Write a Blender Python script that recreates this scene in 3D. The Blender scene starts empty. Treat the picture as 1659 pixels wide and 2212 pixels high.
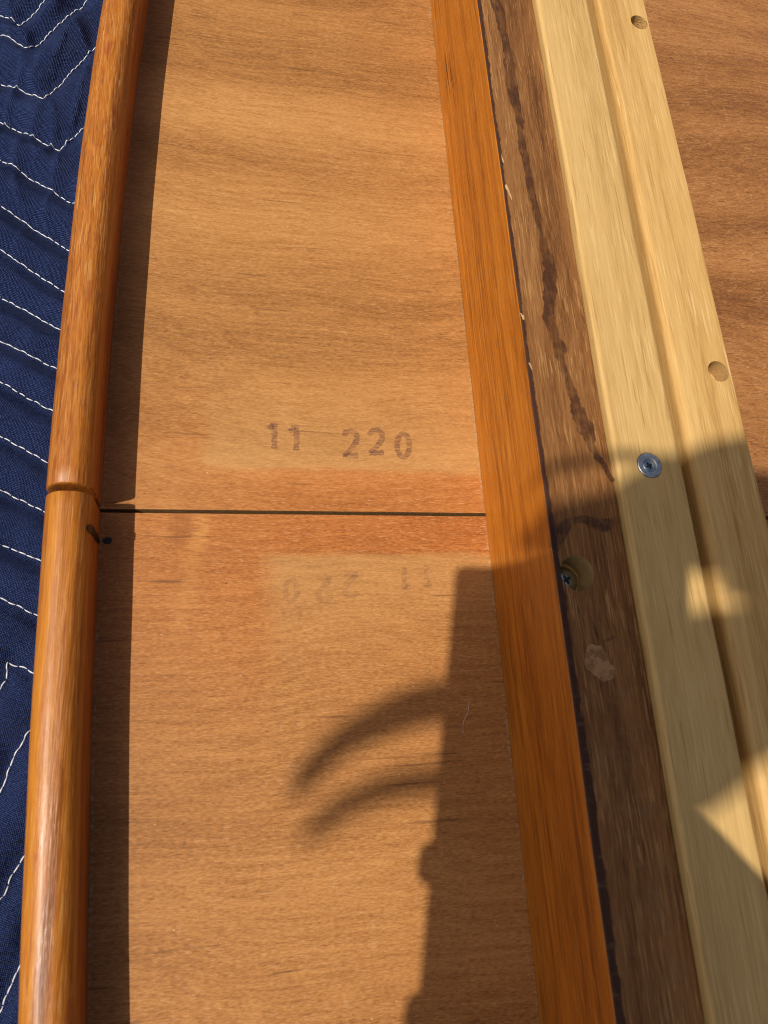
import bpy, bmesh, math, random
import numpy as np
from mathutils import Vector, Matrix
random.seed(7); rng = np.random.default_rng(7)
sc = bpy.context.scene
C = sc.collection

# ------------------------------------------------------------------ camera
# world: X across the table, Y along it, Z up; Z = 0 is the underside of the table leaves
FX, CX, CY, HC = 1550.0, 829.5, 1106.0, 0.21          # lens calibration (photo at 1659 x 2212)
RM = np.array([[0.97586892, 0.01108948, 0.21807541],
               [-0.05854083, -0.94886183, 0.31021638],
               [0.21036357, -0.31549683, -0.92531558]])
CAM = np.array([0, 0, HC])
def unp(x, y, z=0.0):                                  # where a sight line meets the height z
    r = RM @ np.array([x - CX, y - CY, FX]); return CAM + r * ((z - HC) / r[2])
def unp_x(x, y, X):                                    # ... or the upright plane at X
    r = RM @ np.array([x - CX, y - CY, FX]); return CAM + r * (X / r[0])
cd = bpy.data.cameras.new('camera'); cam = bpy.data.objects.new('camera', cd); C.objects.link(cam)
m = Matrix.Identity(4)
for i in range(3):
    m[i][0] = RM[i, 0]; m[i][1] = -RM[i, 1]; m[i][2] = -RM[i, 2]; m[i][3] = CAM[i]
cam.matrix_world = m
cd.sensor_fit = 'VERTICAL'; cd.sensor_height = 36; cd.sensor_width = 27
cd.lens = FX / 2212 * 36; cd.clip_start = 0.01; cd.clip_end = 500
cd.dof.use_dof = True; cd.dof.focus_distance = 0.275; cd.dof.aperture_fstop = 26
sc.camera = cam

# ------------------------------------------------------------------ light
K = np.array([0.61, 0.16])                             # how far a shadow runs per metre of height
sun_dir = Vector((-K[0], -K[1], 1)).normalized()
elev = math.asin(sun_dir.z)
w = bpy.data.worlds.new('World'); sc.world = w; w.use_nodes = True
nt = w.node_tree; nt.nodes.clear()
sky = nt.nodes.new('ShaderNodeTexSky'); sky.sky_type = 'NISHITA'; sky.sun_disc = False
sky.air_density = 1.0; sky.dust_density = 4.0; sky.ozone_density = 0.4; sky.sun_elevation = elev; sky.sun_rotation = math.atan2(sun_dir.x, sun_dir.y)
bg = nt.nodes.new('ShaderNodeBackground'); bg.inputs['Strength'].default_value = 0.068
wo = nt.nodes.new('ShaderNodeOutputWorld')
nt.links.new(sky.outputs[0], bg.inputs[0]); nt.links.new(bg.outputs[0], wo.inputs[0])
sl = bpy.data.lights.new('sun', 'SUN'); sl.energy = 4.0; sl.angle = math.radians(0.42); sl.color = (1, .94, .84)
so = bpy.data.objects.new('sun', sl); C.objects.link(so)
so.rotation_euler = sun_dir.to_track_quat('Z', 'Y').to_euler(); so.location = (-1, -.3, 2)
sc.view_settings.view_transform = 'Standard'; sc.view_settings.look = 'None'
sc.render.engine = 'CYCLES'; sc.cycles.filter_width = 1.05
sc.view_settings.exposure = 0.0; sc.view_settings.gamma = 1.0

# ------------------------------------------------------------------ node helpers
class N:
    def __init__(s, name):
        s.m = bpy.data.materials.new(name); s.m.use_nodes = True
        s.t = s.m.node_tree; s.t.nodes.clear()
        s.out = s.t.nodes.new('ShaderNodeOutputMaterial')
        tc = s.t.nodes.new('ShaderNodeTexCoord'); s.P = tc.outputs['Object']
        sp = s.t.nodes.new('ShaderNodeSeparateXYZ'); s.t.links.new(s.P, sp.inputs[0])
        s.x, s.y, s.z = sp.outputs
    def _in(s, sock, v):
        if isinstance(v, bpy.types.NodeSocket): s.t.links.new(v, sock)
        elif v is not None: sock.default_value = v
    def f(s, op, a, b=None, c=None, clamp=False):
        n = s.t.nodes.new('ShaderNodeMath'); n.operation = op; n.use_clamp = clamp
        s._in(n.inputs[0], a)
        if b is not None: s._in(n.inputs[1], b)
        if c is not None: s._in(n.inputs[2], c)
        return n.outputs[0]
    def add(s, a, b): return s.f('ADD', a, b)
    def sub(s, a, b): return s.f('SUBTRACT', a, b)
    def mul(s, a, b): return s.f('MULTIPLY', a, b)
    def mx(s, a, b): return s.f('MAXIMUM', a, b)
    def mn(s, a, b): return s.f('MINIMUM', a, b)
    def sm(s, v, a, b, t0=0.0, t1=1.0):
        n = s.t.nodes.new('ShaderNodeMapRange'); n.interpolation_type = 'SMOOTHSTEP'
        s._in(n.inputs[0], v); n.inputs[1].default_value = a; n.inputs[2].default_value = b
        n.inputs[3].default_value = t0; n.inputs[4].default_value = t1
        return n.outputs[0]
    def lin(s, v, a, b, t0=0.0, t1=1.0):
        n = s.t.nodes.new('ShaderNodeMapRange'); s._in(n.inputs[0], v)
        n.inputs[1].default_value = a; n.inputs[2].default_value = b
        n.inputs[3].default_value = t0; n.inputs[4].default_value = t1
        return n.outputs[0]
    def vec(s, x, y, z):
        n = s.t.nodes.new('ShaderNodeCombineXYZ')
        for i, v in enumerate((x, y, z)): s._in(n.inputs[i], v)
        return n.outputs[0]
    def noise(s, sc3, detail=2, rough=.5, off=(0, 0, 0), P=None, dist=0.0):
        mp = s.t.nodes.new('ShaderNodeMapping'); s.t.links.new(P or s.P, mp.inputs[0])
        mp.inputs['Scale'].default_value = sc3; mp.inputs['Location'].default_value = off
        n = s.t.nodes.new('ShaderNodeTexNoise'); s.t.links.new(mp.outputs[0], n.inputs['Vector'])
        n.inputs['Scale'].default_value = 1; n.inputs['Detail'].default_value = detail
        n.inputs['Roughness'].default_value = rough; n.inputs['Distortion'].default_value = dist
        return n.outputs['Fac']
    def ramp(s, v, stops):
        n = s.t.nodes.new('ShaderNodeValToRGB'); e = n.color_ramp.elements
        while len(e) < len(stops): e.new(.5)
        for el, (p, c) in zip(e, stops): el.position = p; el.color = (*c, 1)
        s._in(n.inputs[0], v); return n.outputs[0]
    def mix(s, fac, a, b, mode='MIX'):
        n = s.t.nodes.new('ShaderNodeMix'); n.data_type = 'RGBA'; n.blend_type = mode
        s._in(n.inputs[0], fac)
        for i, v in ((6, a), (7, b)):
            if isinstance(v, tuple): n.inputs[i].default_value = (*v, 1)
            else: s.t.links.new(v, n.inputs[i])
        return n.outputs[2]
    def bump(s, h, strength=.5, dist=.0002, base=None):
        n = s.t.nodes.new('ShaderNodeBump'); s._in(n.inputs['Height'], h)
        n.inputs['Strength'].default_value = strength; n.inputs['Distance'].default_value = dist
        if base: s.t.links.new(base, n.inputs['Normal'])
        return n.outputs[0]
    def bsdf(s, col, rough=.5, normal=None, alpha=None, **kw):
        b = s.t.nodes.new('ShaderNodeBsdfPrincipled')
        if isinstance(col, tuple): b.inputs['Base Color'].default_value = (*col, 1)
        else: s.t.links.new(col, b.inputs['Base Color'])
        s._in(b.inputs['Roughness'], rough)
        if normal: s.t.links.new(normal, b.inputs['Normal'])
        if alpha is not None: s._in(b.inputs['Alpha'], alpha)
        for k, v in kw.items(): s._in(b.inputs[k.replace('_', ' ')], v)
        s.t.links.new(b.outputs[0], s.out.inputs[0]); return s.m

def scaled(ax, along, cross):
    v = [cross, cross, cross]; v[ax] = along; return tuple(v)

def wood(name, ax, dark, mid, light, band=(4, 60), ba=.9, ma=.45, fa=.45, fleck=None, fl_amt=.0, fl_thr=.62,
         pore=None, po_amt=.0, po_thr=.36, rough=.5, coat=0.0, bump=.25, seed=0, extra=None, fine=(640, 2900), midsc=(45, 800), uneven=0.0, wob_=1.0, spec=.22, bdet=1.5):
    n = N(name)
    o = (seed * 3.1, seed * 1.7, seed * 2.3)
    wob = n.noise((9, 9, 9), 1, off=o)
    wob2 = n.noise(scaled(ax, 14, 40), 2, off=o)
    d = n.add(n.mul(n.sub(wob, .5), .035 * wob_), n.mul(n.sub(wob2, .5), .004 * wob_))
    comps = [n.x, n.y, n.z]
    for i in range(3):
        if i != ax: comps[i] = n.add(comps[i], d)
    P = n.vec(*comps)
    b = n.noise(scaled(ax, *band), bdet, .5, o, P)
    md = n.noise(scaled(ax, *midsc), 3, .6, o, P)
    fi = n.noise(scaled(ax, *fine), 2, .6, o)
    v = n.add(n.add(n.mul(n.sub(b, .5), ba), n.mul(n.sub(md, .5), ma)), n.add(n.mul(n.sub(fi, .5), fa), .5))
    col = n.ramp(v, [(.18, dark), (.5, mid), (.82, light)])
    if pore:
        p = n.noise(scaled(ax, fine[0] * .35, fine[1] * .55), 2, .5, (o[0] + 9, o[1], o[2]))
        col = n.mix(n.mul(n.sm(p, po_thr, po_thr - .035), po_amt), col, pore)
    fl = None
    if fleck:
        fl = n.noise(scaled(ax, fine[0] * .6, fine[1] * .75), 1, .5, (o[0] - 9, o[1] + 4, o[2]))
        fz = n.noise((60, 60, 60), 2, .5, o)
        fl = n.mul(n.sm(fl, fl_thr, fl_thr + .04), n.mul(n.sm(fz, .35, .65, .25, 1), fl_amt))
        col = n.mix(fl, col, fleck)
    if extra: col = extra(n, col, v, fi)
    h = n.add(n.mul(fi, .6), n.mul(md, .6))
    r = n.lin(md, .3, .7, rough - .07, rough + .07)
    nm = n.bump(h, bump, .00025)
    if uneven:
        big = n.noise(scaled(ax, 70, 240), 3, .6, (o[2], o[0], o[1]))
        nm = n.bump(big, uneven, .0012, nm); r = n.add(r, n.mul(n.sub(n.noise(scaled(ax, 45, 200), 3, .65, o), .5), .5))
    kw = dict(Specular_IOR_Level=spec)
    if coat: kw.update(Coat_Weight=coat, Coat_Roughness=.33)
    return n.bsdf(col, r, nm, **kw)

# ------------------------------------------------------------------ object helpers
def link(name, me, mat, parent=None, flat=False):
    o = bpy.data.objects.new(name, me); C.objects.link(o)
    if mat is not None: me.materials.append(mat)
    if not flat:
        for p in me.polygons: p.use_smooth = True
    if parent is not None:
        o.parent = parent; o.matrix_parent_inverse = parent_inv(parent)
    return o
def parent_inv(p):
    return Matrix.Translation(-full_loc(p))
def full_loc(p):
    v = Vector(p.location)
    return v if p.parent is None else v + Vector((0, 0, 0))
def pydata(name, vs, fs, mat, parent=None, flat=False):
    me = bpy.data.meshes.new(name); me.from_pydata([tuple(map(float, v)) for v in vs], [], fs); me.validate(); me.update()
    return link(name, me, mat, parent, flat)
def thing(name, label, cat, loc, group=None):
    o = bpy.data.objects.new(name, None); C.objects.link(o); o.location = loc; o.empty_display_size = .02
    o['label'] = label; o['category'] = cat
    if group: o['group'] = group
    return o
def extrude_y(name, prof, y0, y1, seg, mat, parent, dx=lambda y: 0.0, flat=True, jit=0.0, cap_round=0.0, yscale=None):
    """closed profile [(x,z)] (counter-clockwise seen from +Y or not, fixed later) swept along Y"""
    n = len(prof); vs = []; fs = []
    ys = list(np.linspace(y0, y1, seg + 1))
    cx = sum(p[0] for p in prof) / n; cz = sum(p[1] for p in prof) / n
    rows = []
    if cap_round:
        k = 4
        for i in range(k): rows.append((y0 + cap_round * (1 - math.cos(i / k * math.pi / 2)), cap_round * (1 - math.sin(i / k * math.pi / 2))))
        rows += [(y, 0) for y in np.linspace(y0 + cap_round, y1 - cap_round, seg + 1)]
        for i in range(k - 1, -1, -1): rows.append((y1 - cap_round * (1 - math.cos(i / k * math.pi / 2)), cap_round * (1 - math.sin(i / k * math.pi / 2))))
    else: rows = [(y, 0) for y in ys]
    wx = max(p[0] for p in prof) - min(p[0] for p in prof)
    ph = random.random() * 9
    for y, ins in rows:
        j = jit * (math.sin(y * 43 + ph) + .6 * math.sin(y * 117 + ph * 2))
        s = 1 - 2 * ins / wx
        for x, z in prof: vs.append((cx + (x - cx) * s + dx(y) + j, y, cz + (z - cz) * s + j * .4))
    for i in range(len(rows) - 1):
        for k in range(n):
            a = i * n + k; b = i * n + (k + 1) % n
            fs.append((a, b, b + n, a + n))
    fs.append(tuple(range(n - 1, -1, -1))); fs.append(tuple(range((len(rows) - 1) * n, len(rows) * n)))
    o = pydata(name, vs, fs, mat, parent, flat)
    bm = bmesh.new(); bm.from_mesh(o.data); bmesh.ops.recalc_face_normals(bm, faces=bm.faces); bm.to_mesh(o.data); bm.free()
    return o
def rrect(x0, x1, z0, z1, rl, rr, bl=.0004, br=.0004, st=9):
    """rectangle with rounded corners: rl top-left, rr top-right"""
    pts = []
    def arc(cx, cz, r, a0, a1):
        for i in range(st + 1):
            a = math.radians(a0 + (a1 - a0) * i / st); pts.append((cx + r * math.cos(a), cz + r * math.sin(a)))
    arc(x1 - br, z0 + br, br, -90, 0); arc(x1 - rr, z1 - rr, rr, 0, 90)
    arc(x0 + rl, z1 - rl, rl, 90, 180); arc(x0 + bl, z0 + bl, bl, 180, 270)
    return pts
def drill(o, cuts, hole_mat):
    """cuts: (x, y, top, depth, radius, cone)"""
    for (x, y, top, depth, r, cone) in cuts:
        bm = bmesh.new(); n = 40; prof = [(r, top + .003), (r, top - depth), (0, top - depth - cone)]
        rings = []
        for k, (rr_, z) in enumerate(prof[:2]):
            rings.append([bm.verts.new((x + rr_ * math.cos(t) * (1 + .012 * math.sin(3 * t)), y + rr_ * math.sin(t), z)) for t in np.linspace(0, 2 * math.pi, n, False)])
        tip = bm.verts.new((x, y, prof[2][1]))
        bm.faces.new(rings[0])
        for i in range(n):
            bm.faces.new((rings[0][i], rings[0][(i + 1) % n], rings[1][(i + 1) % n], rings[1][i]))
            bm.faces.new((rings[1][i], rings[1][(i + 1) % n], tip))
        bmesh.ops.recalc_face_normals(bm, faces=bm.faces)
        me = bpy.data.meshes.new('cut'); bm.to_mesh(me); bm.free(); me.materials.append(hole_mat)
        co = bpy.data.objects.new('cut', me); C.objects.link(co)
        md = o.modifiers.new('b', 'BOOLEAN'); md.operation = 'DIFFERENCE'; md.object = co; md.solver = 'EXACT'; md.material_mode = 'TRANSFER'
        bpy.context.view_layer.update()
        me2 = bpy.data.meshes.new_from_object(o.evaluated_get(bpy.context.evaluated_depsgraph_get()))
        o.modifiers.clear(); o.data = me2
        bpy.data.objects.remove(co)
def ribbon(pts, widths, z, up=None):
    """flat strip along 2-D points -> verts, faces"""
    pts = np.array(pts, float); vs = []; fs = []
    for i in range(len(pts)):
        t = pts[min(i + 1, len(pts) - 1)] - pts[max(i - 1, 0)]; t /= np.linalg.norm(t) + 1e-12
        nrm = np.array([-t[1], t[0]])
        for s in (1, -1): vs.append((*(pts[i] + nrm * s * widths[i] / 2), z))
    for i in range(len(pts) - 1): fs.append((2 * i, 2 * i + 1, 2 * i + 3, 2 * i + 2))
    return vs, fs
def smooth_path(pts, k=8):
    pts = np.array(pts, float); out = []
    P = np.vstack([2 * pts[0] - pts[1], pts, 2 * pts[-1] - pts[-2]])
    for i in range(1, len(P) - 2):
        for t in np.linspace(0, 1, k, False):
            a, b, c, d = P[i - 1], P[i], P[i + 1], P[i + 2]
            out.append(.5 * ((2 * b) + (-a + c) * t + (2 * a - 5 * b + 4 * c - d) * t * t + (-a + 3 * b - 3 * c + d) * t ** 3))
    out.append(pts[-1]); return np.array(out)
def vnoise(x, y, seed=0):
    def h(i, j): 
        v = np.sin(i * 127.1 + j * 311.7 + seed * 74.7) * 43758.5453; return v - np.floor(v)
    xi = np.floor(x); yi = np.floor(y); u = x - xi; v = y - yi
    u = u * u * (3 - 2 * u); v = v * v * (3 - 2 * v)
    return (h(xi, yi) * (1 - u) + h(xi + 1, yi) * u) * (1 - v) + (h(xi, yi + 1) * (1 - u) + h(xi + 1, yi + 1) * u) * v

# ------------------------------------------------------------------ key measures
Y_GAP = unp(635, 1107.5)[1]
GAP = .0012
XA = .0833; ZA = .0435                                  # show face and edge height of the apron
X1, X1R, Z1 = .1048, .1250, .0461                       # first runner
X2, X2R, Z2 = .1262, .1515, .0425                       # second runner
YB, YT = -.42, .70
def bow(y): return .0046 * (((y - .085) / .16) ** 2) - .0046 - .0075 * (y - .07)   # the boat-shaped outer edge
XL, XLR = -.0423, -.0301                                # lip at the ends of the view

# ------------------------------------------------------------------ materials
xb1 = unp(440, 960)[0]; yb1 = unp(800, 1017)[1]; xb2 = unp(585, 1250)[0]; yb2 = unp(850, 1197)[1]
def panel_extra(upper):
    def ex(n, col, v, fi):
        wv = n.add(n.noise((45, 90, 50), 3, .6), n.mul(n.sub(n.noise((90, 1500, 900), 2, .6, (7, 2, 1)), .5), .9)); wv = n.mul(n.sub(wv, .5), .010)
        yy = n.add(n.y, n.mul(wv, .35)); xx = n.add(n.x, wv)
        if upper:
            d = n.sub(yy, Y_GAP)                       # distance from the joint
            box = n.mul(n.sm(n.sub(xx, xb1), -.004, .004), n.sm(n.sub(yy, yb1), -.0016, .0016))
            red = n.mul(n.sm(d, .062, .004), n.sub(1, n.mul(box, .93)))
            red = n.mul(red, n.sm(n.x, -.03, .03, .40, .88))
        else:
            d = n.sub(Y_GAP, yy)
            box = n.mul(n.sm(n.sub(xx, xb2), -.006, .004), n.sm(n.sub(yb2, yy), -.0014, .0014))
            red = n.mul(n.sm(d, .085, .006), n.sub(1, n.mul(box, .93)))
            red = n.mul(red, n.sm(n.x, -.03, .04, .6, .95))
        deep = n.mix(1.0, col, (1.0, .77, .62), 'MULTIPLY')
        col = n.mix(red, col, deep)
        fl = n.noise((300, 2800, 2000), 1, .5, (3, 3, 0))
        col = n.mix(n.mul(n.mul(n.sm(fl, .62, .72), red), .55), col, (.68, .36, .17))
        # bleached part is a little paler
        col = n.mix(n.mul(n.mul(box, n.sm(d, .05, .012)), .22), col, (.60, .35, .13))
        # dusty, pale line of old glue along the joint with the apron and with the lip
        sp = n.noise((1500, 900, 900), 2, .6)
        nr = n.sm(n.sub(XA, n.x), .0011, .0002)
        pat = n.noise((20, 38, 20), 2, .6)
        col = n.mix(n.mul(n.mul(nr, n.sm(pat, .42, .6)), n.sm(sp, .46, .64, 0, .45)), col, (.55, .42, .28))
        lipx = n.sub(n.add(n.x, n.mul(n.sub(n.y, .07), .0075)), n.add(n.mul(n.f('POWER', n.mul(n.f('ABSOLUTE', n.sub(n.y, .085)), 1 / .16), 2.0), .0046), XLR - .0046))
        nl = n.sm(lipx, .0012, .0004)
        col = n.mix(n.mul(nl, n.sm(sp, .5, .64, 0, .5)), col, (.55, .42, .30))
        dkst = n.noise((26, 520, 400), 2, .5, (2, 8, 3))
        col = n.mix(n.sm(dkst, .66, .74, 0, .55), col, (.10, .04, .014))
        if not upper:
            for (qx, qy, rx_, ry_, cc, am) in ((425, 1150, .0022, .0075, (.62, .30, .08), .45), (388, 1140, .0026, .0060, (.17, .05, .015), .35), (400, 1290, .003, .012, (.6, .3, .09), .22)):
                c0 = unp(qx, qy); ex_ = n.mul(n.sub(n.add(xx, n.mul(n.sub(n.y, c0[1]), -.25)), c0[0]), 1 / rx_); ey_ = n.mul(n.sub(n.y, c0[1]), 1 / ry_)
                rr_ = n.f('SQRT', n.add(n.mul(ex_, ex_), n.mul(ey_, ey_)))
                col = n.mix(n.sm(rr_, 1.6, .1, 0, am), col, cc)
        # dust specks
        ds = n.noise((700, 1000, 900), 1, .5, (5, 1, 8))
        col = n.mix(n.mul(n.sm(ds, .78, .82), .5), col, (.75, .62, .45))
        dk = n.noise((500, 800, 900), 1, .5, (1, 7, 2))
        col = n.mix(n.mul(n.sm(dk, .775, .81), .7), col, (.07, .03, .012))
        return col
    return ex
M = {}
M['panel_up'] = wood('veneer_honey', 0, (.20, .079, .021), (.39, .171, .048), (.54, .266, .086), band=(2.2, 40), ba=.85, ma=.5, fa=.75,
                     fleck=(.64, .38, .19), fl_amt=.22, pore=(.19, .075, .02), po_amt=.22, rough=.55, bump=.35, seed=1, extra=panel_extra(True))
M['panel_low'] = wood('veneer_russet', 0, (.19, .069, .018), (.37, .153, .042), (.52, .243, .074), band=(3.0, 34), ba=.7, ma=.6, fa=.95,
                      fleck=(.64, .38, .20), fl_amt=.28, pore=(.16, .058, .016), po_amt=.32, rough=.53, bump=.45, seed=3, extra=panel_extra(False), spec=.2)
M['panel_right'] = wood('veneer_brown', 0, (.17, .065, .020), (.315, .128, .038), (.44, .205, .070), band=(3.2, 46), ba=.85, ma=.7, fa=.9,
                        fleck=(.58, .35, .2), fl_amt=.35, pore=(.10, .036, .012), po_amt=.6, rough=.55, bump=.35, seed=6)
def lip_extra(glossy):
    def ex(n, col, v, fi):
        # worn finish: pale dry streaks and a rubbed ridge
        st = n.noise((2200, 70, 2200), 2, .6, (2, 0, 1))
        z = n.noise((90, 22, 90), 2, .5, (4, 1, 1))
        amt = n.mul(n.sm(st, .58, .63), n.sm(z, .4, .65, .2, .75 if not glossy else .45))
        col = n.mix(amt, col, (.60, .29, .08))
        blot = n.noise((150, 60, 150), 3, .55, (8, 2, 1))
        col = n.mix(n.sm(blot, .62, .68, 0, .55), col, (.30, .065, .012))
        return col
    return ex
M['lip_up'] = wood('teak_lip_worn', 1, (.15, .036, .003), (.38, .115, .008), (.52, .190, .018), band=(6, 300), ba=.8, ma=.7, fa=.75, midsc=(18, 900), wob_=.25, spec=.4,
                   fleck=(.58, .27, .07), fl_amt=.38, fl_thr=.58, pore=(.14, .035, .01), po_amt=.6, rough=.42, coat=.10, bump=.7, seed=11, extra=lip_extra(False), fine=(200, 3000), uneven=.12)
M['lip_low'] = wood('teak_lip_varnished', 1, (.16, .040, .004), (.40, .125, .007), (.55, .210, .015), band=(5, 260), ba=.8, ma=.65, fa=.6, midsc=(14, 800), wob_=.25, spec=.4,
                    fleck=(.6, .36, .14), fl_amt=.25, pore=(.16, .045, .01), po_amt=.4, rough=.42, coat=.22, bump=.8, seed=14, extra=lip_extra(True), fine=(120, 3000), uneven=.2)
def face_extra(n, col, v, fi):
    cr = n.noise((1, 26, 900), 1, .5, (0, 3, 1)); zone = n.mul(n.sm(n.z, .004, .010), n.sm(n.z, .024, .014))
    gate = n.sm(n.noise((1, 11, 90), 2, .5, (0, 1, 6)), .5, .62)
    col = n.mix(n.mul(n.mul(n.sm(cr, .60, .62), zone), n.mul(gate, .85)), col, (.03, .012, .006))
    return col
M['apron_face'] = wood('teak_apron_face', 1, (.19, .050, .004), (.41, .125, .008), (.55, .190, .016), band=(3, 160), ba=.8, ma=.9, fa=.8, midsc=(10, 900), wob_=.3, spec=.35,
                       fleck=(.66, .30, .06), fl_amt=.35, pore=(.20, .055, .006), po_amt=.4, rough=.45, coat=.08, bump=.3, seed=21, fine=(110, 2600), extra=face_extra)
def edge_extra(n, col, v, fi):
    jag = n.mul(n.sub(n.noise((260, 260, 260), 3, .6), .5), .0016)
    wide = n.mul(n.sub(n.noise((30, 30, 30), 1, .5), .5), .0012)
    e = n.sub(n.add(n.sub(n.x, XA), n.add(jag, wide)), n.sm(n.y, .12, -.06, 0, .0010))
    col = n.mix(n.sm(e, .0016, .0011, 0, .92), col, (.045, .018, .012))
    cross = n.noise((150, 420, 60), 4, .65, (3, 3, 3)); zone = n.sm(n.y, .05, -.01)
    col = n.mix(n.mul(n.sm(cross, .52, .66), n.mul(zone, .35)), col, (.22, .13, .06))
    return col
M['apron_edge'] = wood('stained_apron_edge', 1, (.082, .030, .009), (.21, .087, .027), (.31, .142, .047), band=(7, 120), ba=1.0, ma=.6, fa=.6, midsc=(16, 900), wob_=.3, spec=.15,
                       fleck=(.50, .27, .10), fl_amt=.5, fl_thr=.59, pore=(.045, .016, .006), po_amt=.5, rough=.48, bump=.5, seed=25, fine=(190, 3800), extra=edge_extra)
M['runner'] = wood('beech_runner', 1, (.36, .205, .066), (.54, .335, .118), (.65, .425, .165), band=(2.5, 120), ba=.7, ma=.5, fa=.6, midsc=(9, 900), wob_=.15,
                   fleck=(.75, .52, .23), fl_amt=.45, pore=(.30, .14, .04), po_amt=.5, rough=.52, bump=.2, seed=31, fine=(90, 2400))
M['runner2'] = wood('beech_runner_second', 1, (.35, .18, .05), (.54, .315, .102), (.66, .415, .152), band=(2.5, 110), ba=.9, ma=.55, fa=.6, midsc=(9, 900), wob_=.15,
                    fleck=(.78, .54, .24), fl_amt=.5, pore=(.34, .16, .045), po_amt=.4, rough=.52, bump=.2, seed=37, fine=(90, 2400))
def endgrain(name, a, b):
    n = N(name); q = n.noise((900, 900, 2600), 3, .7); q2 = n.noise((250, 250, 300), 2, .6)
    return n.bsdf(n.ramp(n.add(n.mul(q, .6), n.mul(q2, .4)), [(.3, a), (.7, b)]), .8, n.bump(q, .8, .0006))
M['hole_pale'] = endgrain('drilled_beech', (.42, .23, .07), (.68, .42, .15))
M['hole_dark'] = endgrain('drilled_ash', (.28, .165, .05), (.52, .335, .12))
M['core'] = endgrain('panel_core', (.20, .10, .03), (.38, .21, .07))

def ink(name, col, a0, a1, sc3, thr=(.38, .62), rough=.7):
    n = N(name); q = n.noise(sc3, 3, .6); return n.bsdf(col, rough, None, n.sm(q, thr[0], thr[1], a0, a1))
M['ink'] = ink('faded_stamp_ink', (.16, .060, .050), .10, .44, (260, 1900, 600))
M['ink_faint'] = ink('rubbed_stamp_ink', (.17, .07, .05), .03, .20, (300, 1500, 600), (.35, .7))
M['marker'] = ink('black_marker', (.006, .007, .008), .93, .99, (300, 300, 300), rough=.45)
M['drip'] = ink('dried_finish', (.065, .023, .010), .26, .60, (260, 170, 170), rough=.4)
M['drip_soft'] = ink('finish_stain', (.05, .020, .014), .08, .55, (240, 240, 240), rough=.4)
M['bare'] = ink('bare_wood_patch', (.42, .21, .085), .35, .85, (300, 300, 300))
M['chip'] = ink('chipped_wood', (.62, .40, .17), .75, 1, (900, 300, 300))
n = N('brushed_zinc'); q = n.noise((900, 900, 200), 3, .6)
M['zinc'] = n.bsdf(n.ramp(q, [(.3, (.50, .49, .48)), (.7, (.74, .72, .70))]), n.lin(q, .3, .7, .40, .52), n.bump(q, .15, .0001), Metallic=1.0)
n = N('bright_screw'); q = n.noise((800, 800, 800), 2, .6)
M['screw'] = n.bsdf(n.ramp(q, [(.3, (.42, .48, .50)), (.7, (.66, .72, .74))]), .22, n.bump(q, .2, .0001), Metallic=1.0)
n = N('painted_pit_shade'); q = n.noise((900, 900, 900), 2); M['recess'] = n.bsdf(n.ramp(q, [(.3, (.02, .02, .022)), (.7, (.06, .065, .07))]), .4, Metallic=.6)  # dark colour stands in for the shade inside the screw drive

# blanket cloth: woven navy nylon
n = N('navy_quilt_cloth')
ang = math.radians(28)
u = n.add(n.mul(n.x, math.cos(ang)), n.mul(n.y, math.sin(ang))); v = n.sub(n.mul(n.y, math.cos(ang)), n.mul(n.x, math.sin(ang)))
wz = n.mul(n.sub(n.noise((120, 120, 120), 2), .5), .0012)
su = n.f('SINE', n.mul(n.add(u, wz), 2 * math.pi / .00056)); sv = n.f('SINE', n.mul(n.add(v, wz), 2 * math.pi / .00072))
wv = n.mul(n.add(n.mul(su, sv), 1), .5)
cr_ = n.noise((90, 60, 60), 4, .6, (5, 2, 0))
sp = n.noise((2600, 2600, 2600), 1, .5)
lo = n.noise((45, 45, 45), 3, .6)
c1 = n.ramp(n.add(n.mul(wv, .55), n.mul(sp, .5)), [(.32, (.0005, .001, .006)), (.60, (.003, .006, .030)), (.86, (.085, .13, .35))])
c1 = n.mix(n.sm(lo, .55, .75, 0, .15), c1, (.03, .045, .14))
M['cloth'] = n.bsdf(c1, n.lin(sp, .3, .7, .32, .55), n.bump(n.add(wv, sp), .8, .0003), Specular_IOR_Level=.45, Specular_Tint=(.30, .45, 1.0, 1.0))
n = N('white_thread'); q = n.noise((1500, 1500, 1500), 2, .6)
M['thread'] = n.bsdf(n.ramp(q, [(.3, (.55, .56, .58)), (.7, (.86, .86, .86))]), .7, n.bump(q, .5, .0002))
n = N('concrete_ground'); q = n.noise((8, 8, 8), 5, .65); q2 = n.noise((400, 400, 400), 2, .6)
M['ground'] = n.bsdf(n.ramp(n.add(n.mul(q, .6), n.mul(q2, .4)), [(.3, (.22, .21, .19)), (.7, (.36, .35, .32))]), .85, n.bump(q2, .5, .001))
n = N('black_plastic'); q = n.noise((600, 600, 600), 2); M['black'] = n.bsdf(n.ramp(q, [(.3, (.012, .012, .013)), (.7, (.022, .022, .024))]), .4)
n = N('added_plant_leaf'); q = n.noise((40, 40, 40), 3); M['leaf'] = n.bsdf(n.ramp(q, [(.3, (.03, .075, .018)), (.7, (.07, .14, .035))]), .45)
n = N('terracotta'); q = n.noise((60, 60, 60), 4); M['pot'] = n.bsdf(n.ramp(q, [(.3, (.25, .09, .05)), (.7, (.38, .15, .08))]), .8)
n = N('potting_soil'); q = n.noise((200, 200, 200), 3); M['soil'] = n.bsdf(n.ramp(q, [(.3, (.02, .014, .01)), (.7, (.06, .045, .03))]), .95, n.bump(q, 1, .004))

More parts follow.
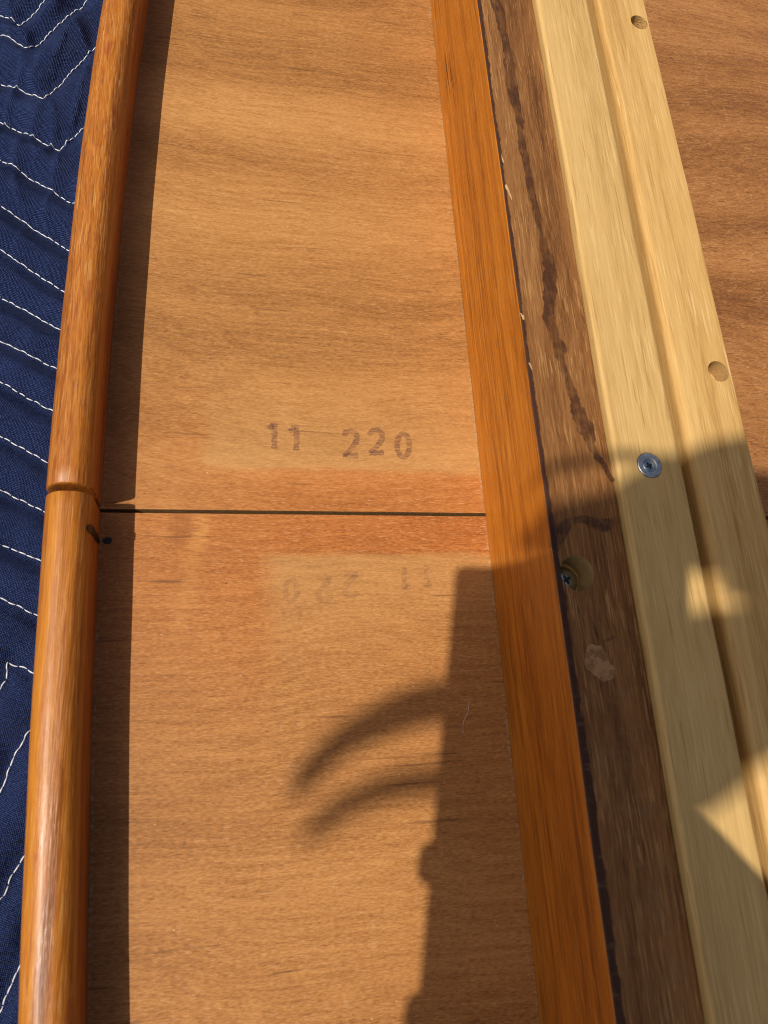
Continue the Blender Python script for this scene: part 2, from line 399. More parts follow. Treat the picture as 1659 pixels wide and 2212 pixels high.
# ------------------------------------------------------------------ ground
ZG = -.0320
g = pydata('ground', [(-200, -200, ZG), (200, -200, ZG), (200, 200, ZG), (-200, 200, ZG)], [(0, 1, 2, 3)], M['ground']); g['kind'] = 'structure'

# ------------------------------------------------------------------ moving blanket
rows_px = [[(-40, 60), (0, 32), (0, 32)],
           [(0, 70), (57, 103), (222, -30)], [(0, 168), (92, 212), (205, 110)], [(0, 253), (128, 324), (182, 275)],
           [(0, 343), (160, 440)], [(0, 440), (147, 533)], [(0, 535), (137, 622)], [(0, 632), (60, 665), (130, 710)], [(0, 735), (120, 793)],
           [(0, 822), (110, 885)], [(0, 940), (100, 995)], [(0, 1055), (95, 1100)], [(0, 1173), (82, 1207)], [(0, 1290), (78, 1328)],
           [(-2, 1490), (12, 1470), (15, 1430), (68, 1450)], [(-4, 1712), (25, 1640), (60, 1585)], [(5, 1935), (22, 1890), (45, 1855)],
           [(0, 2185), (16, 2140), (30, 2110)]]
ZB = -.0205
legA = unp(160, 440, ZB) - unp(0, 343, ZB); legA = legA[:2] / np.linalg.norm(legA[:2])      # right-down
legB = unp(200, 120, ZB) - unp(92, 212, ZB); legB = legB[:2] / np.linalg.norm(legB[:2])    # right-up
axis = unp(128, 324, ZB) - unp(57, 103, ZB); axis = axis[:2] / np.linalg.norm(axis[:2])
def cross2(a, b): return a[0] * b[1] - a[1] * b[0]
paths = []
LEG = .068
for r in rows_px[1:]:
    p = [unp(x, y, ZB)[:2] for x, y in r]
    paths.append([q for q in p])
# extend each row on both sides as a zigzag (its first leg decides the phase)
full = []
for ri, p in enumerate(paths):
    p = list(p)
    d0 = p[1] - p[0]; d0 = d0 / np.linalg.norm(d0)
    down = d0[1] < 0
    q = p[0].copy(); left = []
    if down:
        L0 = .006 + .0050 * max(0, 12 - ri); q = q - legA * L0; left.append(q); s = 1
    else: 
        q = q - legB * max(.03, LEG - .009 * (ri - 12)); left.append(q); s = 0
    for i in range(5):
        q = q - (legB if s else legA) * LEG; left.append(q); s = 1 - s
    full.append(left[::-1] + p + [p[-1] + (p[-1] - p[-2]) / np.linalg.norm(p[-1] - p[-2]) * .03])
dstep = full[12][-2] - full[11][-2]
for k in range(1, 14):   # rows on towards the foot and the head of the picture
    full.append([q + np.array([-.002, -.026 * k]) for q in full[16]])
    full.append([q - axis * .0145 * k * np.array([1, 1]) for q in full[0]])
def densify(p, st=.0012):
    out = [p[0]]
    for a, b in zip(p[:-1], p[1:]):
        k = max(1, int(np.linalg.norm(b - a) / st))
        for i in range(1, k + 1): out.append(a + (b - a) * i / k)
    return np.array(out)
dense = [densify(p) for p in full]
allp = np.vstack(dense); allp = allp[(allp[:, 0] > -.37) & (allp[:, 0] < -.02) & (allp[:, 1] > -.35) & (allp[:, 1] < .56)][::2]
def nearest(xy):
    d = np.full(len(xy), 1.0)
    cell = allp
    for s in range(0, len(xy), 4000):
        q = xy[s:s + 4000]
        d2 = ((q[:, None, :] - cell[None, :, :]) ** 2).sum(2)
        d[s:s + 4000] = np.sqrt(d2.min(1))
    return d
def wrinkle(x, y):
    a = vnoise(x * 55 + y * 20, y * 38, 1) - .5
    b = vnoise(x * 140 - y * 60, y * 90 + x * 50, 2) - .5
    c = vnoise(x * 300 + y * 130, y * 170, 3) - .5
    top = 1 / (1 + np.exp(-(y - .19) / .012))
    fold = np.abs(vnoise(x * 170 - y * 25, y * 40 + x * 60, 5) - .5) * -2 + 1
    return a * .0040 + b * .0020 + c * .0005 + top * (fold ** 4) * .0022
def cloth_z(x, y, d):
    pil = .0036 * (1 - np.exp(-(d / .0040) ** 2))
    return ZB - .0020 + pil + wrinkle(x, y)
xs = np.concatenate([np.linspace(-.62, -.36, 27)[:-1], np.linspace(-.36, -.14, 110)[:-1], np.linspace(-.14, -.028, 100), np.linspace(-.02, .75, 20)])
ys = np.concatenate([np.linspace(-.6, -.34, 20)[:-1], np.linspace(-.34, -.10, 120)[:-1], np.linspace(-.10, .33, 350), np.linspace(.332, .56, 100), np.linspace(.57, .9, 20)])
GX, GY = np.meshgrid(xs, ys); xy = np.stack([GX.ravel(), GY.ravel()], 1)
near = (xy[:, 0] > -.36) & (xy[:, 0] < -.02) & (xy[:, 1] > -.34) & (xy[:, 1] < .55)
dd = np.full(len(xy), .006); dd[near] = nearest(xy[near])
z = cloth_z(xy[:, 0], xy[:, 1], dd)
lipx = np.array([XLR - .002 + bow(t) for t in xy[:, 1]])
under = xy[:, 0] > lipx - .012
z[under] = np.minimum(z[under], -.0207)
nx, ny = len(xs), len(ys)
edge = (xy[:, 0] <= xs[0] + 1e-9) | (xy[:, 0] >= xs[-1] - 1e-9) | (xy[:, 1] <= ys[0] + 1e-9) | (xy[:, 1] >= ys[-1] - 1e-9)
z[edge] = ZG + .0005
vs = np.column_stack([xy, z]); fs = [(j * nx + i, j * nx + i + 1, (j + 1) * nx + i + 1, (j + 1) * nx + i) for j in range(ny - 1) for i in range(nx - 1)]
bl = thing('moving_blanket', 'navy blue quilted moving blanket with white zigzag stitching under the table', 'blanket', (-.2, .15, ZG))
pydata('quilted_cloth', vs, fs, M['cloth'], bl)
def stitch_row(p):
    p = densify(p, .00034); s = np.concatenate([[0], np.cumsum(np.linalg.norm(np.diff(p, axis=0), axis=1))])
    L = .0027; ph = (s / L) % 1; prof = np.sin(np.pi * ph) ** .6
    t = np.gradient(p, axis=0); t /= np.linalg.norm(t, axis=1)[:, None] + 1e-12; nr = np.column_stack([-t[:, 1], t[:, 0]])
    wob = (vnoise(s * 330, s * 0 + p[0, 0] * 999, 4) - .5) * .0005 + np.where((s // L) % 2 == 0, 1, -1) * .00012 * prof
    q = p + nr * wob[:, None]
    z = cloth_z(q[:, 0], q[:, 1], np.zeros(len(q))) - .00010 + .00050 * prof
    rad = .00008 + .00012 * prof
    k = 6; vs = []; fs = []
    for i in range(len(q)):
        for a in range(k):
            th = 2 * math.pi * a / k
            vs.append((q[i, 0] + nr[i, 0] * rad[i] * math.cos(th), q[i, 1] + nr[i, 1] * rad[i] * math.cos(th), z[i] + rad[i] * math.sin(th)))
    for i in range(len(q) - 1):
        for a in range(k):
            fs.append((i * k + a, i * k + (a + 1) % k, (i + 1) * k + (a + 1) % k, (i + 1) * k + a))
    return vs, fs
for p in full:
    p = [q for q in p if -.36 < q[0] < .0 and -.34 < q[1] < .55]
    p = [q for q in p if q[0] < XL + .01 + bow(q[1])] + [q for q in p if q[0] >= XL + .01 + bow(q[1])][:1]
    if len(p) < 2: continue
    v_, f_ = stitch_row(p); pydata('stitching', v_, f_, M['thread'], bl)

# ------------------------------------------------------------------ the two table leaves
def lip_profile(x0, x1, mirror=False):
    pr = rrect(x0, x1, -.0203, .0188, .0058, .0044, .003, .001, 12)
    out = []
    for i, (x, z) in enumerate(pr):                     # crown the flat top and thin the long runs
        out.append((x, z))
    dens = []
    for a, b in zip(out, out[1:] + out[:1]):
        k = max(1, int(math.hypot(a[0] - b[0], a[1] - b[1]) / .0011))
        for i in range(k): dens.append((a[0] + (b[0] - a[0]) * i / k, a[1] + (b[1] - a[1]) * i / k))
    t = []
    for x, z in dens:
        c = (x - (x0 + x1) / 2) / ((x1 - x0) / 2)
        if z > .008: z += .0009 * (1 - c * c) - .0006
        if c < 0 and z < .012: x += .0012 * ((.012 - z) / .03) ** 2     # slight undercut to the top face
        t.append((x, z))
    return t
def make_leaf(y0, y1, mats, label, core_mat):
    leaf = thing('table_leaf', label, 'table leaf', (.1, (y0 + y1) / 2, -.02), 'table leaves laid upside down')
    nseg = 90
    # left panel follows the bowed lip
    yy = np.linspace(y0, y1, nseg + 1); vs = []; fs = []
    for y in yy:
        xl = XLR + bow(y) - .0006
        for X, Z in ((xl, 0), (.1115, 0), (.1115, -.018), (xl, -.018)): vs.append((X, y, Z))
    for i in range(nseg):
        for k in range(4): fs.append((i * 4 + k, i * 4 + (k + 1) % 4, i * 4 + 4 + (k + 1) % 4, i * 4 + 4 + k))
    fs += [(3, 2, 1, 0), tuple(range(nseg * 4, nseg * 4 + 4))]
    o = pydata('underside_panel', vs, fs, mats[0], leaf, True)
    bm = bmesh.new(); bm.from_mesh(o.data); bmesh.ops.recalc_face_normals(bm, faces=bm.faces); bm.to_mesh(o.data); bm.free()
    o.data.materials.append(core_mat)
    for p in o.data.polygons:
        if abs(p.normal.y) > .9: p.material_index = 1
    o2 = extrude_y('underside_panel', rrect(.112, .60, -.018, 0, .0002, .0002, .0002, .0002, 1), y0, y1, 2, mats[1], leaf)
    o2.data.materials.append(core_mat)
    for p in o2.data.polygons:
        if abs(p.normal.y) > .9: p.material_index = 1
    lip = extrude_y('edge_lip', lip_profile(XL, XLR), y0 + (.0006 if y0 > 0 else 0), y1, 120, mats[2], leaf, bow, False, .00006, .00045)
    lip2 = extrude_y('edge_lip', [(.60 + (XLR - x), z) for x, z in lip_profile(XL, XLR)], y0, y1, 60, mats[2], leaf, lambda y: -bow(y) - .0046, False, 0, .0009)
    return leaf, o, lip
upper, pan_u, lip_u = make_leaf(Y_GAP + GAP / 2, YT, (M['panel_up'], M['panel_right'], M['lip_up']),
    'honey coloured table leaf underside stamped 11 220 with worn rounded edge', M['core'])
lower, pan_l, lip_l = make_leaf(YB, Y_GAP - GAP / 2, (M['panel_low'], M['panel_right'], M['lip_low']),
    'russet table leaf underside with black marker dash on its glossy rounded edge', M['core'])

# stamped numerals: strokes in a unit box, laid a hair above the wood
def arc_pts(cx, cy, rx, ry, a0, a1, k=14): return [(cx + rx * math.cos(math.radians(a0 + (a1 - a0) * i / k)), cy + ry * math.sin(math.radians(a0 + (a1 - a0) * i / k))) for i in range(k + 1)]
GLYPH = {'1': [[(.02, .76), (.25, .84), (.5, .97)], [(.66, 1.0), (.64, .6), (.66, .3), (.62, 0)]],
         '2': [arc_pts(.5, .72, .40, .26, 165, -25) + [(.72, .44), (.4, .2), (.14, .06)], [(.06, .04), (.5, .045), (.97, .04)]],
         '0': [arc_pts(.5, .5, .40, .46, 0, 360, 30)]}
def numeral(ch, box, parent, mat, width, flip=False, tilt=.03):
    x0, y0, x1, y1 = box
    a = unp(x0, y1)[:2]; b = unp(x1, y1)[:2]; c = unp(x0, y0)[:2]
    ex = b - a; ey = c - a; vs = []; fs = []
    for st in GLYPH[ch]:
        pts = smooth_path(st, 4) if len(st) < 6 else np.array(st)
        if flip: pts = 1 - np.array(pts)
        P = np.array([a + ex * p[0] + ey * p[1] for p in pts])
        wd = [width * (1 + .18 * math.sin(i * 1.7 + x0)) for i in range(len(P))]
        v_, f_ = ribbon(P, wd, .00009 + .00002 * (len(vs) > 0)); o = len(vs)
        vs += v_; fs += [tuple(q + o for q in f) for f in f_]
    pydata('stamped_numeral', vs, fs, mat, parent, True)
for ch, bx in (('1', (579, 914, 600, 970)), ('1', (624, 919, 649, 974)), ('2', (738, 930, 775, 987)), ('2', (794, 928, 830, 981)), ('0', (854, 935, 888, 990))):
    numeral(ch, bx, upper, M['ink'], .0018)
for ch, bx in (('0', (613, 1250, 645, 1300)), ('2', (684, 1249, 718, 1300)), ('2', (742, 1238, 776, 1289)), ('1', (866, 1226, 886, 1275)), ('1', (914, 1220, 932, 1270))):
    numeral(ch, bx, lower, M['ink_faint'], .0017, True)

# felt-pen dash on the inner wall of the lower lip, and its dot on the panel
vs = []; fs = []
yt = unp(199, 1140, .0165)[1]; yb = unp(215, 1172, .0008)[1]
r_ = .0044; prf = [(XLR, .0010 + .0134 * i / 8) for i in range(9)] + [(XLR - r_ + r_ * math.cos(math.radians(t)), .0142 + r_ * math.sin(math.radians(t))) for t in (10, 20, 30, 38)]
for i, (x, z) in enumerate(prf):
    t = i / (len(prf) - 1); y = yb + (yt - yb) * t; hw = .0013 * min(1, .35 + 3.2 * min(t, 1 - t))
    for sgn in (-1, 1):
        yy_ = y + sgn * hw; vs.append((x + bow(yy_) + .00022, yy_, z + .00008))
for i in range(len(prf) - 1): fs.append((2 * i, 2 * i + 1, 2 * i + 3, 2 * i + 2))
pydata('marker_dash', vs, fs, M['marker'], lower)
def blob(name, px, rx, ry, z, mat, parent, irr=.12, k=26, rot=0.0, seed=1):
    c = unp(px[0], px[1], z); r = random.Random(seed); ph = [r.random() * 6.28 for _ in range(4)]
    sc_ = (HC - z) / FX; pts = []
    for i in range(k):
        t = 2 * math.pi * i / k; q = 1 + irr * (math.sin(2 * t + ph[0]) + .7 * math.sin(3 * t + ph[1]) + .6 * math.sin(5 * t + ph[2]) + .4 * math.sin(9 * t + ph[3]))
        x, y = rx * sc_ * q * math.cos(t), ry * sc_ * q * math.sin(t)
        pts.append((c[0] + x * math.cos(rot) - y * math.sin(rot), c[1] + x * math.sin(rot) + y * math.cos(rot), z))
    return pydata(name, pts, [tuple(range(k))], mat, parent, True)
blob('marker_dot', (232, 1168), 9.5, 8, .0001, M['marker'], lower, .05)

# ------------------------------------------------------------------ apron
ap = thing('apron_board', 'table apron with glossy orange side and dark stained drilled edge', 'apron', (.094, .1, 0))
body = extrude_y('board', rrect(XA, X1 - .0002, .0002, ZA, .0007, .0006, .0002, .0002, 8), YB + .03, YT - .02, 120, M['apron_edge'], ap, jit=.00007)
body.data.materials.append(M['apron_face'])
for p in body.data.polygons:
    if p.normal.x < -.72: p.material_index = 1
h0 = unp(1247, 1238, ZA)
drill(body, [(h0[0], h0[1], ZA, .0085, .0047, .0005)], M['hole_dark'])
def screw_head(name, c, r, parent, cross=True, mat=None, slot_len=.8):
    """domed head with a cross drive painted dark"""
    bm = bmesh.new(); k = 32
    prof = [(0, .0), (.35, -.01), (.7, -.06), (.92, -.16), (1, -.32), (1, -.6)]
    rings = []
    for pr, pz in prof[1:]: rings.append([bm.verts.new((c[0] + r * pr * math.cos(t), c[1] + r * pr * math.sin(t), c[2] + r * pz)) for t in np.linspace(0, 2 * math.pi, k, False)])
    top = bm.verts.new(c)
    for i in range(k):
        bm.faces.new((top, rings[0][i], rings[0][(i + 1) % k]))
        for a, b in zip(rings[:-1], rings[1:]): bm.faces.new((a[i], b[i], b[(i + 1) % k], a[(i + 1) % k]))
    me = bpy.data.meshes.new(name); bm.to_mesh(me); bm.free()
    o = link(name, me, mat or M['screw'], parent)
    # the drive: a flat star just proud of the dome, painted dark as a pit's shade
    pts = []; a0 = random.random()
    for i in range(16):
        t = a0 + 2 * math.pi * i / 16; q = (.52, .34, .17, .34)[i % 4] * r * slot_len
        pts.append((c[0] + q * math.cos(t), c[1] + q * math.sin(t), c[2] + .00006))
    pts2 = [(c[0] + (x - c[0]) * .45, c[1] + (y - c[1]) * .45, c[2] - r * .02 + .0001) for x, y, z in pts]
    s = pydata('drive_pit_shade', pts, [tuple(range(16))], M['recess'], None, True)
    s.parent = o
    return o
scr = screw_head('screw', (h0[0] + .0002, h0[1] - .0002, ZA - .0068), .0038, ap)
zt = ZA + .00035
# dribble of dried finish along the edge
drip_px = [(1062, -20), (1085, 60), (1100, 130), (1106, 190), (1122, 260), (1132, 330), (1150, 420), (1172, 520), (1188, 575), (1186, 640), (1186, 690), (1206, 745), (1216, 790), (1238, 850), (1252, 890), (1272, 930), (1278, 965), (1300, 1000), (1326, 1040)]
wd_px = [34, 22, 20, 24, 16, 14, 12, 12, 20, 24, 20, 24, 12, 16, 22, 26, 14, 11, 9]
pts = np.array([[*unp(x, y, zt)[:2], w_ * .00016] for (x, y), w_ in zip(drip_px, wd_px)])
sp_ = smooth_path(pts, 10)
wds = [max(.0004, p[2] * (1 + .5 * (vnoise(np.array([i * .12]), np.array([3.3]), 9)[0] - .5))) for i, p in enumerate(sp_)]
v_, f_ = ribbon(sp_[:, :2], wds, zt)
for i in range(len(sp_)):
    for k in (0, 1):
        q = np.array(v_[2 * i + k]); c_ = np.array([*sp_[i, :2], zt])
        g_ = .42 + .8 * vnoise(np.array([i * .33 + k * 50]), np.array([1.7]), 12)[0] + .5 * vnoise(np.array([i * .9 + k * 80]), np.array([4.1]), 13)[0]
        v_[2 * i + k] = tuple(c_ + (q - c_) * g_)
pydata('finish_dribble', v_, f_, M['drip'], ap, True)
ring_px = [(1196, 1185), (1210, 1150), (1232, 1128), (1262, 1122), (1290, 1134), (1312, 1132), (1338, 1120)]
sp_ = smooth_path([unp(x, y, zt)[:2] for x, y in ring_px], 8)
v_, f_ = ribbon(sp_, [.0030 * (1 + .35 * math.sin(i * .23)) for i in range(len(sp_))], zt + .00002); pydata('finish_ring', v_, f_, M['drip_soft'], ap, True)
blob('bare_patch', (1294, 1432), 34, 42, zt, M['bare'], ap, .10, 44, .3, 5)
for k, (px, rx, ry) in enumerate((((1284, 1358), 4, 26), ((1318, 1380), 14, 5), ((1322, 1460), 5, 14), ((1300, 1478), 16, 4), ((1255, 1330), 4, 22))):
    blob('finish_crack', px, rx, ry, zt + .00003, M['drip_soft'], ap, .25, 22, .25, 20 + k)
for k, (px, rx, ry, rt) in enumerate((((1098, 412), 3.5, 26, .18), ((1129, 684), 3, 12, .2), ((1146, 790), 2.5, 9, .2), ((1086, 345), 2, 14, .2))):
    blob('edge_chip', px, rx, ry, zt + .00005, M['chip'], ap, .28, 24, rt, 40 + k)

# ------------------------------------------------------------------ runners
r1 = thing('runner_rail', 'pale wooden runner rail with a washered screw, fixed against the dark apron edge', 'rail', (.115, .1, 0), 'pale runner rails beside the apron')
b1 = extrude_y('rail_body', rrect(X1, X1R, .0002, Z1, .0013, .0012, .0003, .0003, 10), YB + .03, YT - .02, 120, M['runner'], r1, jit=.00008)
sc0 = unp(1403, 1005, Z1)
drill(b1, [(sc0[0], sc0[1], Z1, .0016, .0038, .0002)], M['hole_pale'])
def washer(c, r, parent):
    bm = bmesh.new(); k = 48
    prof = [(1.0, -.0006), (1.0, .0001), (.96, .00022), (.62, .00018), (.57, .00008), (.5, -.0009), (.0, -.0010)]
    rings = [[bm.verts.new((c[0] + r * p * math.cos(t), c[1] + r * p * math.sin(t), c[2] + z_)) for t in np.linspace(0, 2 * math.pi, k, False)] for p, z_ in prof[:-1]]
    for a, b in zip(rings[:-1], rings[1:]):
        for i in range(k): bm.faces.new((a[i], a[(i + 1) % k], b[(i + 1) % k], b[i]))
    bm.faces.new(rings[-1])
    me = bpy.data.meshes.new('washer'); bm.to_mesh(me); bm.free()
    o = link('washer', me, M['zinc'], parent); me.set_sharp_from_angle(angle=math.radians(25)); return o
wa = washer((sc0[0], sc0[1], Z1), .0036, r1)
screw_head('screw', (sc0[0], sc0[1], Z1 - .0002), .0020, r1, slot_len=1.1)

r2 = thing('runner_rail', 'pale wooden runner rail with two drilled dowel holes, beside the bare underside panel', 'rail', (.14, .1, 0), 'pale runner rails beside the apron')
base2 = rrect(X2, X2R, .0002, Z2, .0006, .0006, .0003, .0003, 6)
XW = .1313
arc2 = [(XW + .0024 * (1 - math.sin(math.radians(t))), Z2 - .0024 * (1 - math.cos(math.radians(t)))) for t in range(0, 91, 9)]
prof2 = base2[:14] + arc2 + [(XW, .0300), (XW - .0003, .0215), (X2, .0210)] + base2[21:]   # deep groove beside the first runner
b2 = extrude_y('rail_body', prof2, YB + .03, YT - .02, 120, M['runner2'], r2, jit=.00008)
ha = unp(1381, 48, Z2); hb = unp(1552, 802, Z2)
drill(b2, [(ha[0], ha[1], Z2, .0075, .0034, .0022), (hb[0], hb[1], Z2, .0062, .0035, .0022)], M['hole_pale'])

# ------------------------------------------------------------------ small litter: hairs and splinters lying on the wood
def strand(name, label, px, z, rad, mat, cat='fibre', group=None):
    pts = smooth_path([unp(x, y, z)[:2] for x, y in px], 8); k = 5; vs = []; fs = []
    for i, p in enumerate(pts):
        t = pts[min(i + 1, len(pts) - 1)] - pts[max(i - 1, 0)]; t /= np.linalg.norm(t) + 1e-12
        for a in range(k):
            th = 2 * math.pi * a / k
            vs.append((p[0] - t[1] * rad * math.cos(th), p[1] + t[0] * rad * math.cos(th), z + rad + rad * math.sin(th)))
    for i in range(len(pts) - 1):
        for a in range(k): fs.append((i * k + a, i * k + (a + 1) % k, (i + 1) * k + (a + 1) % k, (i + 1) * k + a))
    o = pydata(name, vs, fs, mat); o['label'] = label; o['category'] = cat
    if group: o['group'] = group
    return o
n = N('pale_fibre'); q = n.noise((900, 900, 900), 2); M['fibre'] = n.bsdf(n.ramp(q, [(.3, (.45, .40, .33)), (.7, (.62, .56, .48))]), .6)
strand('loose_hair', 'thin pale curved hair lying on the panel in the broad shade', [(1014, 1515), (1010, 1540), (1001, 1560), (1000, 1585)], .0, .00009, M['fibre'])

# ------------------------------------------------------------------ unseen shade casters: a relocated phone, with an added stand and potted plant
u_ = RM[:, 0]; v__ = RM[:, 1]; w_ = RM[:, 2]
corner = unp(985, 1212)[:2]
A = np.array([u_[:2] + K * u_[2], v__[:2] + K * v__[2]]).T
a_, b_ = np.linalg.solve(A, corner - K * (HC + .004))       # top-left corner of the phone in its own plane
PW, PL, PT = .069, .162, .008
LIFT = np.array([*(-K * .15), .15])                       # phone moved this far towards the sun, its shade kept in place
def phone_pt(a, b, c): return CAM + LIFT + u_ * a + v__ * b - w_ * c
def box_in_phone(name, a0, a1, b0, b1, c0, c1, mat, parent, bev=.0):
    bm = bmesh.new()
    vv = [bm.verts.new(phone_pt(a, b, c)) for c in (c0, c1) for a, b in ((a0, b0), (a1, b0), (a1, b1), (a0, b1))]
    for f in ((0, 1, 2, 3), (7, 6, 5, 4), (0, 4, 5, 1), (1, 5, 6, 2), (2, 6, 7, 3), (3, 7, 4, 0)): bm.faces.new([vv[i] for i in f])
    bmesh.ops.recalc_face_normals(bm, faces=bm.faces)
    if bev: bmesh.ops.bevel(bm, geom=bm.edges[:], offset=bev, segments=3, affect='EDGES', profile=.5)
    me = bpy.data.meshes.new(name); bm.to_mesh(me); bm.free(); return link(name, me, mat, parent, True)
ph = thing('phone', 'unseen black phone moved towards the sun to cast the broad shade', 'phone', tuple(phone_pt(0, .05, .006)))
box_in_phone('phone_body', a_, a_ + PW, b_, b_ + PL, .004, .004 + PT, M['black'], ph, .0025)
for i, b0 in enumerate((.030, .045)): box_in_phone('side_button', a_ + PW - .0003, a_ + PW + .0008, b_ + b0, b_ + b0 + .011, .0065, .0095, M['black'], ph)
st = thing('added_phone_stand', 'added unseen black stand with round base, post and clamp arm for the shade-casting phone', 'stand', (-.005, -.33, 0))  # added stand, there only to carry the shade-casting phone
def lathe(name, c, prof, mat, parent, k=32):
    vs = []; fs = []
    for r, z in prof:
        for t in np.linspace(0, 2 * math.pi, k, False): vs.append((c[0] + r * math.cos(t), c[1] + r * math.sin(t), c[2] + z))
    for i in range(len(prof) - 1):
        for j in range(k): fs.append((i * k + j, i * k + (j + 1) % k, (i + 1) * k + (j + 1) % k, (i + 1) * k + j))
    fs += [tuple(range(k - 1, -1, -1)), tuple(range((len(prof) - 1) * k, len(prof) * k))]
    return pydata(name, vs, fs, mat, parent)
def tube(name, pts, rad, mat, parent, k=10):
    pts = np.array(pts, float); vs = []; fs = []
    for i, p in enumerate(pts):
        t = pts[min(i + 1, len(pts) - 1)] - pts[max(i - 1, 0)]; t /= np.linalg.norm(t)
        r_ = np.array([1.0, 0, 0]) if abs(t[0]) < .8 else np.array([0, 1.0, 0])
        n1 = np.cross(t, r_); n1 /= np.linalg.norm(n1); n2 = np.cross(t, n1)
        rr = rad[i] if hasattr(rad, '__len__') else rad
        for a in range(k): vs.append(p + rr * (n1 * math.cos(2 * math.pi * a / k) + n2 * math.sin(2 * math.pi * a / k)))
    for i in range(len(pts) - 1):
        for a in range(k): fs.append((i * k + a, i * k + (a + 1) % k, (i + 1) * k + (a + 1) % k, (i + 1) * k + a))
    fs += [tuple(range(k - 1, -1, -1)), tuple(range((len(pts) - 1) * k, len(pts) * k))]
    return pydata(name, vs, fs, mat, parent)
bx_, by_ = -.005, -.33
lathe('base', (bx_, by_, 0), [(.045, .0001), (.046, .003), (.044, .012), (.012, .016), (.009, .02)], M['black'], st, 40)
pe = phone_pt(a_ + .03, b_ + PL - .01, .018)
pth = smooth_path([(bx_, by_, .018), (bx_, by_, .12), (bx_, by_ + .01, pe[2] - .07), (pe[0], pe[1] - .05, pe[2]), tuple(pe), tuple(phone_pt(a_ + .04, b_ + .09, .018))], 8)
tube('post', pth, .006, M['black'], st)
b1c = unp(928, 1842)[:2]; b2c = unp(905, 2170)[:2]
for i, cc in enumerate((b1c, b2c)):
    sol = np.linalg.solve(A, cc - K * (HC + .008))
    box_in_phone('shade_bump_block', a_ - .0036, a_ + .004, sol[1] - .0055, sol[1] + .0055, .0040, .0150, M['black'], st, .0036)  # added blocks that give the phone's shade its two edge bumps
box_in_phone('clamp_plate', a_ - .002, a_ + PW * .7, b_ + .075, b_ + .10, .0125, .0155, M['black'], st, .001)

pl = thing('added_shade_plant', 'added unseen plant in a terracotta pot, its strap leaves shaped to cast shade', 'plant', (.62, -.72, ZG))  # added plant out of view; its leaves cast the finger-like and dappled shade
px_, py_ = .62, -.72
lathe('pot', (px_, py_, ZG), [(.07, .0), (.095, .16), (.105, .165), (.105, .19), (.092, .19), (.088, .165)], M['pot'], pl)
lathe('soil', (px_, py_, ZG), [(.0885, .160), (.086, .166), (.02, .172)], M['soil'], pl)
def chord_path(pts, k=10):
    """smooth curve through unevenly spaced points, tangents from the chord lengths"""
    P = np.array(pts, float); t = np.concatenate([[0], np.cumsum(np.linalg.norm(np.diff(P[:, :3], axis=0), axis=1))])
    T = np.zeros_like(P); T[1:-1] = [((P[i] - P[i - 1]) / (t[i] - t[i - 1]) * (t[i + 1] - t[i]) + (P[i + 1] - P[i]) / (t[i + 1] - t[i]) * (t[i] - t[i - 1])) / (t[i + 1] - t[i - 1]) for i in range(1, len(P) - 1)]
    T[0] = (P[1] - P[0]) / (t[1] - t[0]); T[-1] = (P[-1] - P[-2]) / (t[-1] - t[-2]); out = []
    for i in range(len(P) - 1):
        h = t[i + 1] - t[i]
        for u in np.linspace(0, 1, k, False):
            out.append((2 * u**3 - 3 * u**2 + 1) * P[i] + (u**3 - 2 * u**2 + u) * h * T[i] + (-2 * u**3 + 3 * u**2) * P[i + 1] + (u**3 - u**2) * h * T[i + 1])
    return np.array(out + [P[-1]])
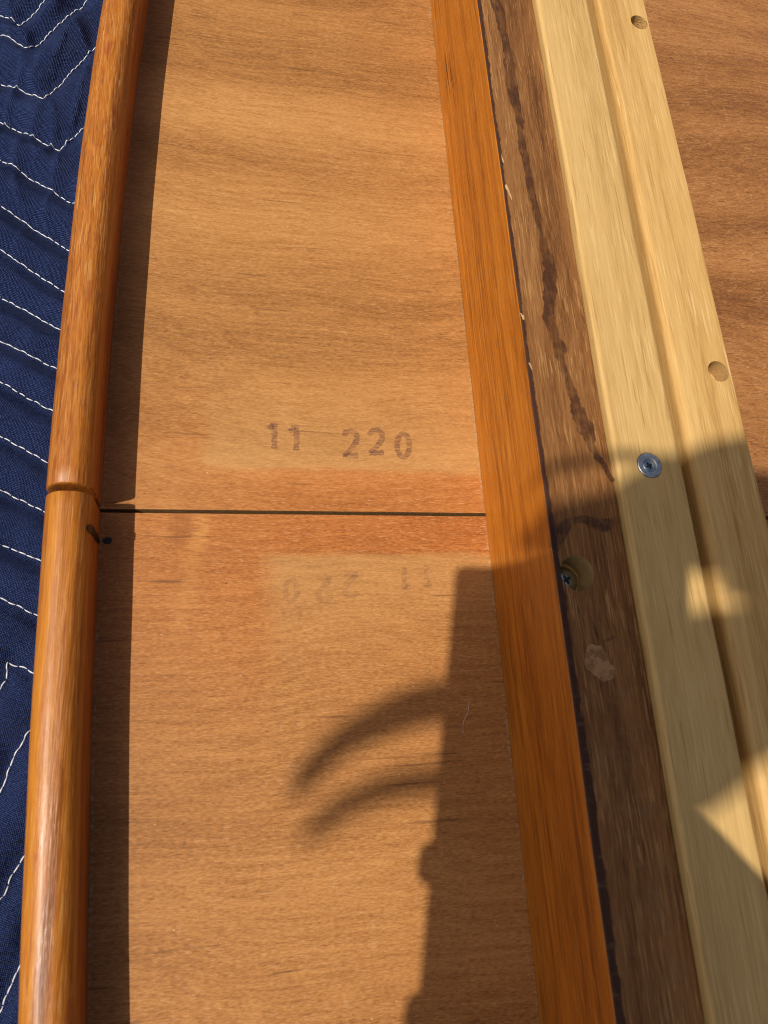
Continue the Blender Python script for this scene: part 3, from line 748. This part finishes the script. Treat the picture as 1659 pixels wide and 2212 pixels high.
def shade_leaf_blade(spots, height, plane=0.0):
    """an added strap leaf, shaped for its shade, that rises from the pot and arches over the table; spots: (x, y, width) where its shade falls"""
    ends = []
    for x, y, wd in spots:
        q = unp(x, y, plane); ends.append((*(q[:2] - K * (height - plane)), height, wd))
    e0 = np.array(ends[0]); root = np.array([px_, py_, ZG + .16, .010])
    q1 = np.array([px_ - .02, py_ + .02, ZG + .16 + height * .7, .014])
    mid = (q1 + e0) / 2; mid[2] = height + .05; mid[3] = (e0[3] + .016) / 2
    P = chord_path([root, q1, mid] + ends, 12)
    vs = []; fs = []
    for i, p in enumerate(P):
        t = P[min(i + 1, len(P) - 1), :3] - P[max(i - 1, 0), :3]; t /= np.linalg.norm(t)
        sd = np.cross(np.array([K[0], K[1], -1.0]), t); sd /= np.linalg.norm(sd) + 1e-9; up = np.cross(t, sd); W = max(p[3], .0008)
        for s_, dz in ((-1, 0), (0, -.12), (1, 0)): vs.append(p[:3] + sd * s_ * W / 2 + up * dz * W)
    for i in range(len(P) - 1):
        for k in range(2): fs.append((i * 3 + k, i * 3 + k + 1, i * 3 + k + 4, i * 3 + k + 3))
    o = pydata('leaf', vs, fs, M['leaf'], pl); md = o.modifiers.new('thick', 'SOLIDIFY'); md.thickness = .0006
    return o
ZR = .044  # made-up leaves below are aimed so their shade lands on panel and rails
shade_leaf_blade([(1420, 2500, .016), (1330, 2000, .016), (1230, 1640, .015), (1120, 1510, .014), (960, 1512, .0128), (800, 1568, .0100), (705, 1630, .0076), (655, 1690, .0055), (638, 1722, .003)], .85)
shade_leaf_blade([(1400, 2700, .011), (1310, 2150, .011), (1220, 1820, .010), (1110, 1690, .0095), (945, 1685, .0085), (800, 1714, .0074), (712, 1762, .006), (672, 1800, .0045), (656, 1820, .003)], 1.0)
shade_leaf_blade([(2050, 1330, .034), (1850, 1130, .042), (1640, 1088, .043), (1480, 1112, .034), (1330, 1145, .0235), (1200, 1150, .016), (1090, 1150, .003)], .85, ZR)
shade_leaf_blade([(1900, 1350, .006), (1640, 1080, .005), (1480, 1010, .0036), (1340, 988, .0034), (1230, 1000, .003), (1120, 1040, .0015)], .75, ZR)
shade_leaf_blade([(2100, 1600, .034), (1900, 1440, .036), (1720, 1450, .036), (1590, 1478, .040), (1490, 1520, .045), (1390, 1580, .044), (1250, 1660, .012)], .85, ZR)
shade_leaf_blade([(1950, 2745, .040), (1800, 2445, .044), (1690, 2230, .042), (1590, 2090, .036), (1500, 1950, .030), (1400, 1835, .026), (1320, 1745, .006)], .30, ZR)
shade_leaf_blade([(2200, 1500, .010), (1900, 1285, .013), (1700, 1258, .013), (1600, 1262, .010), (1550, 1265, .002)], .95, ZR)
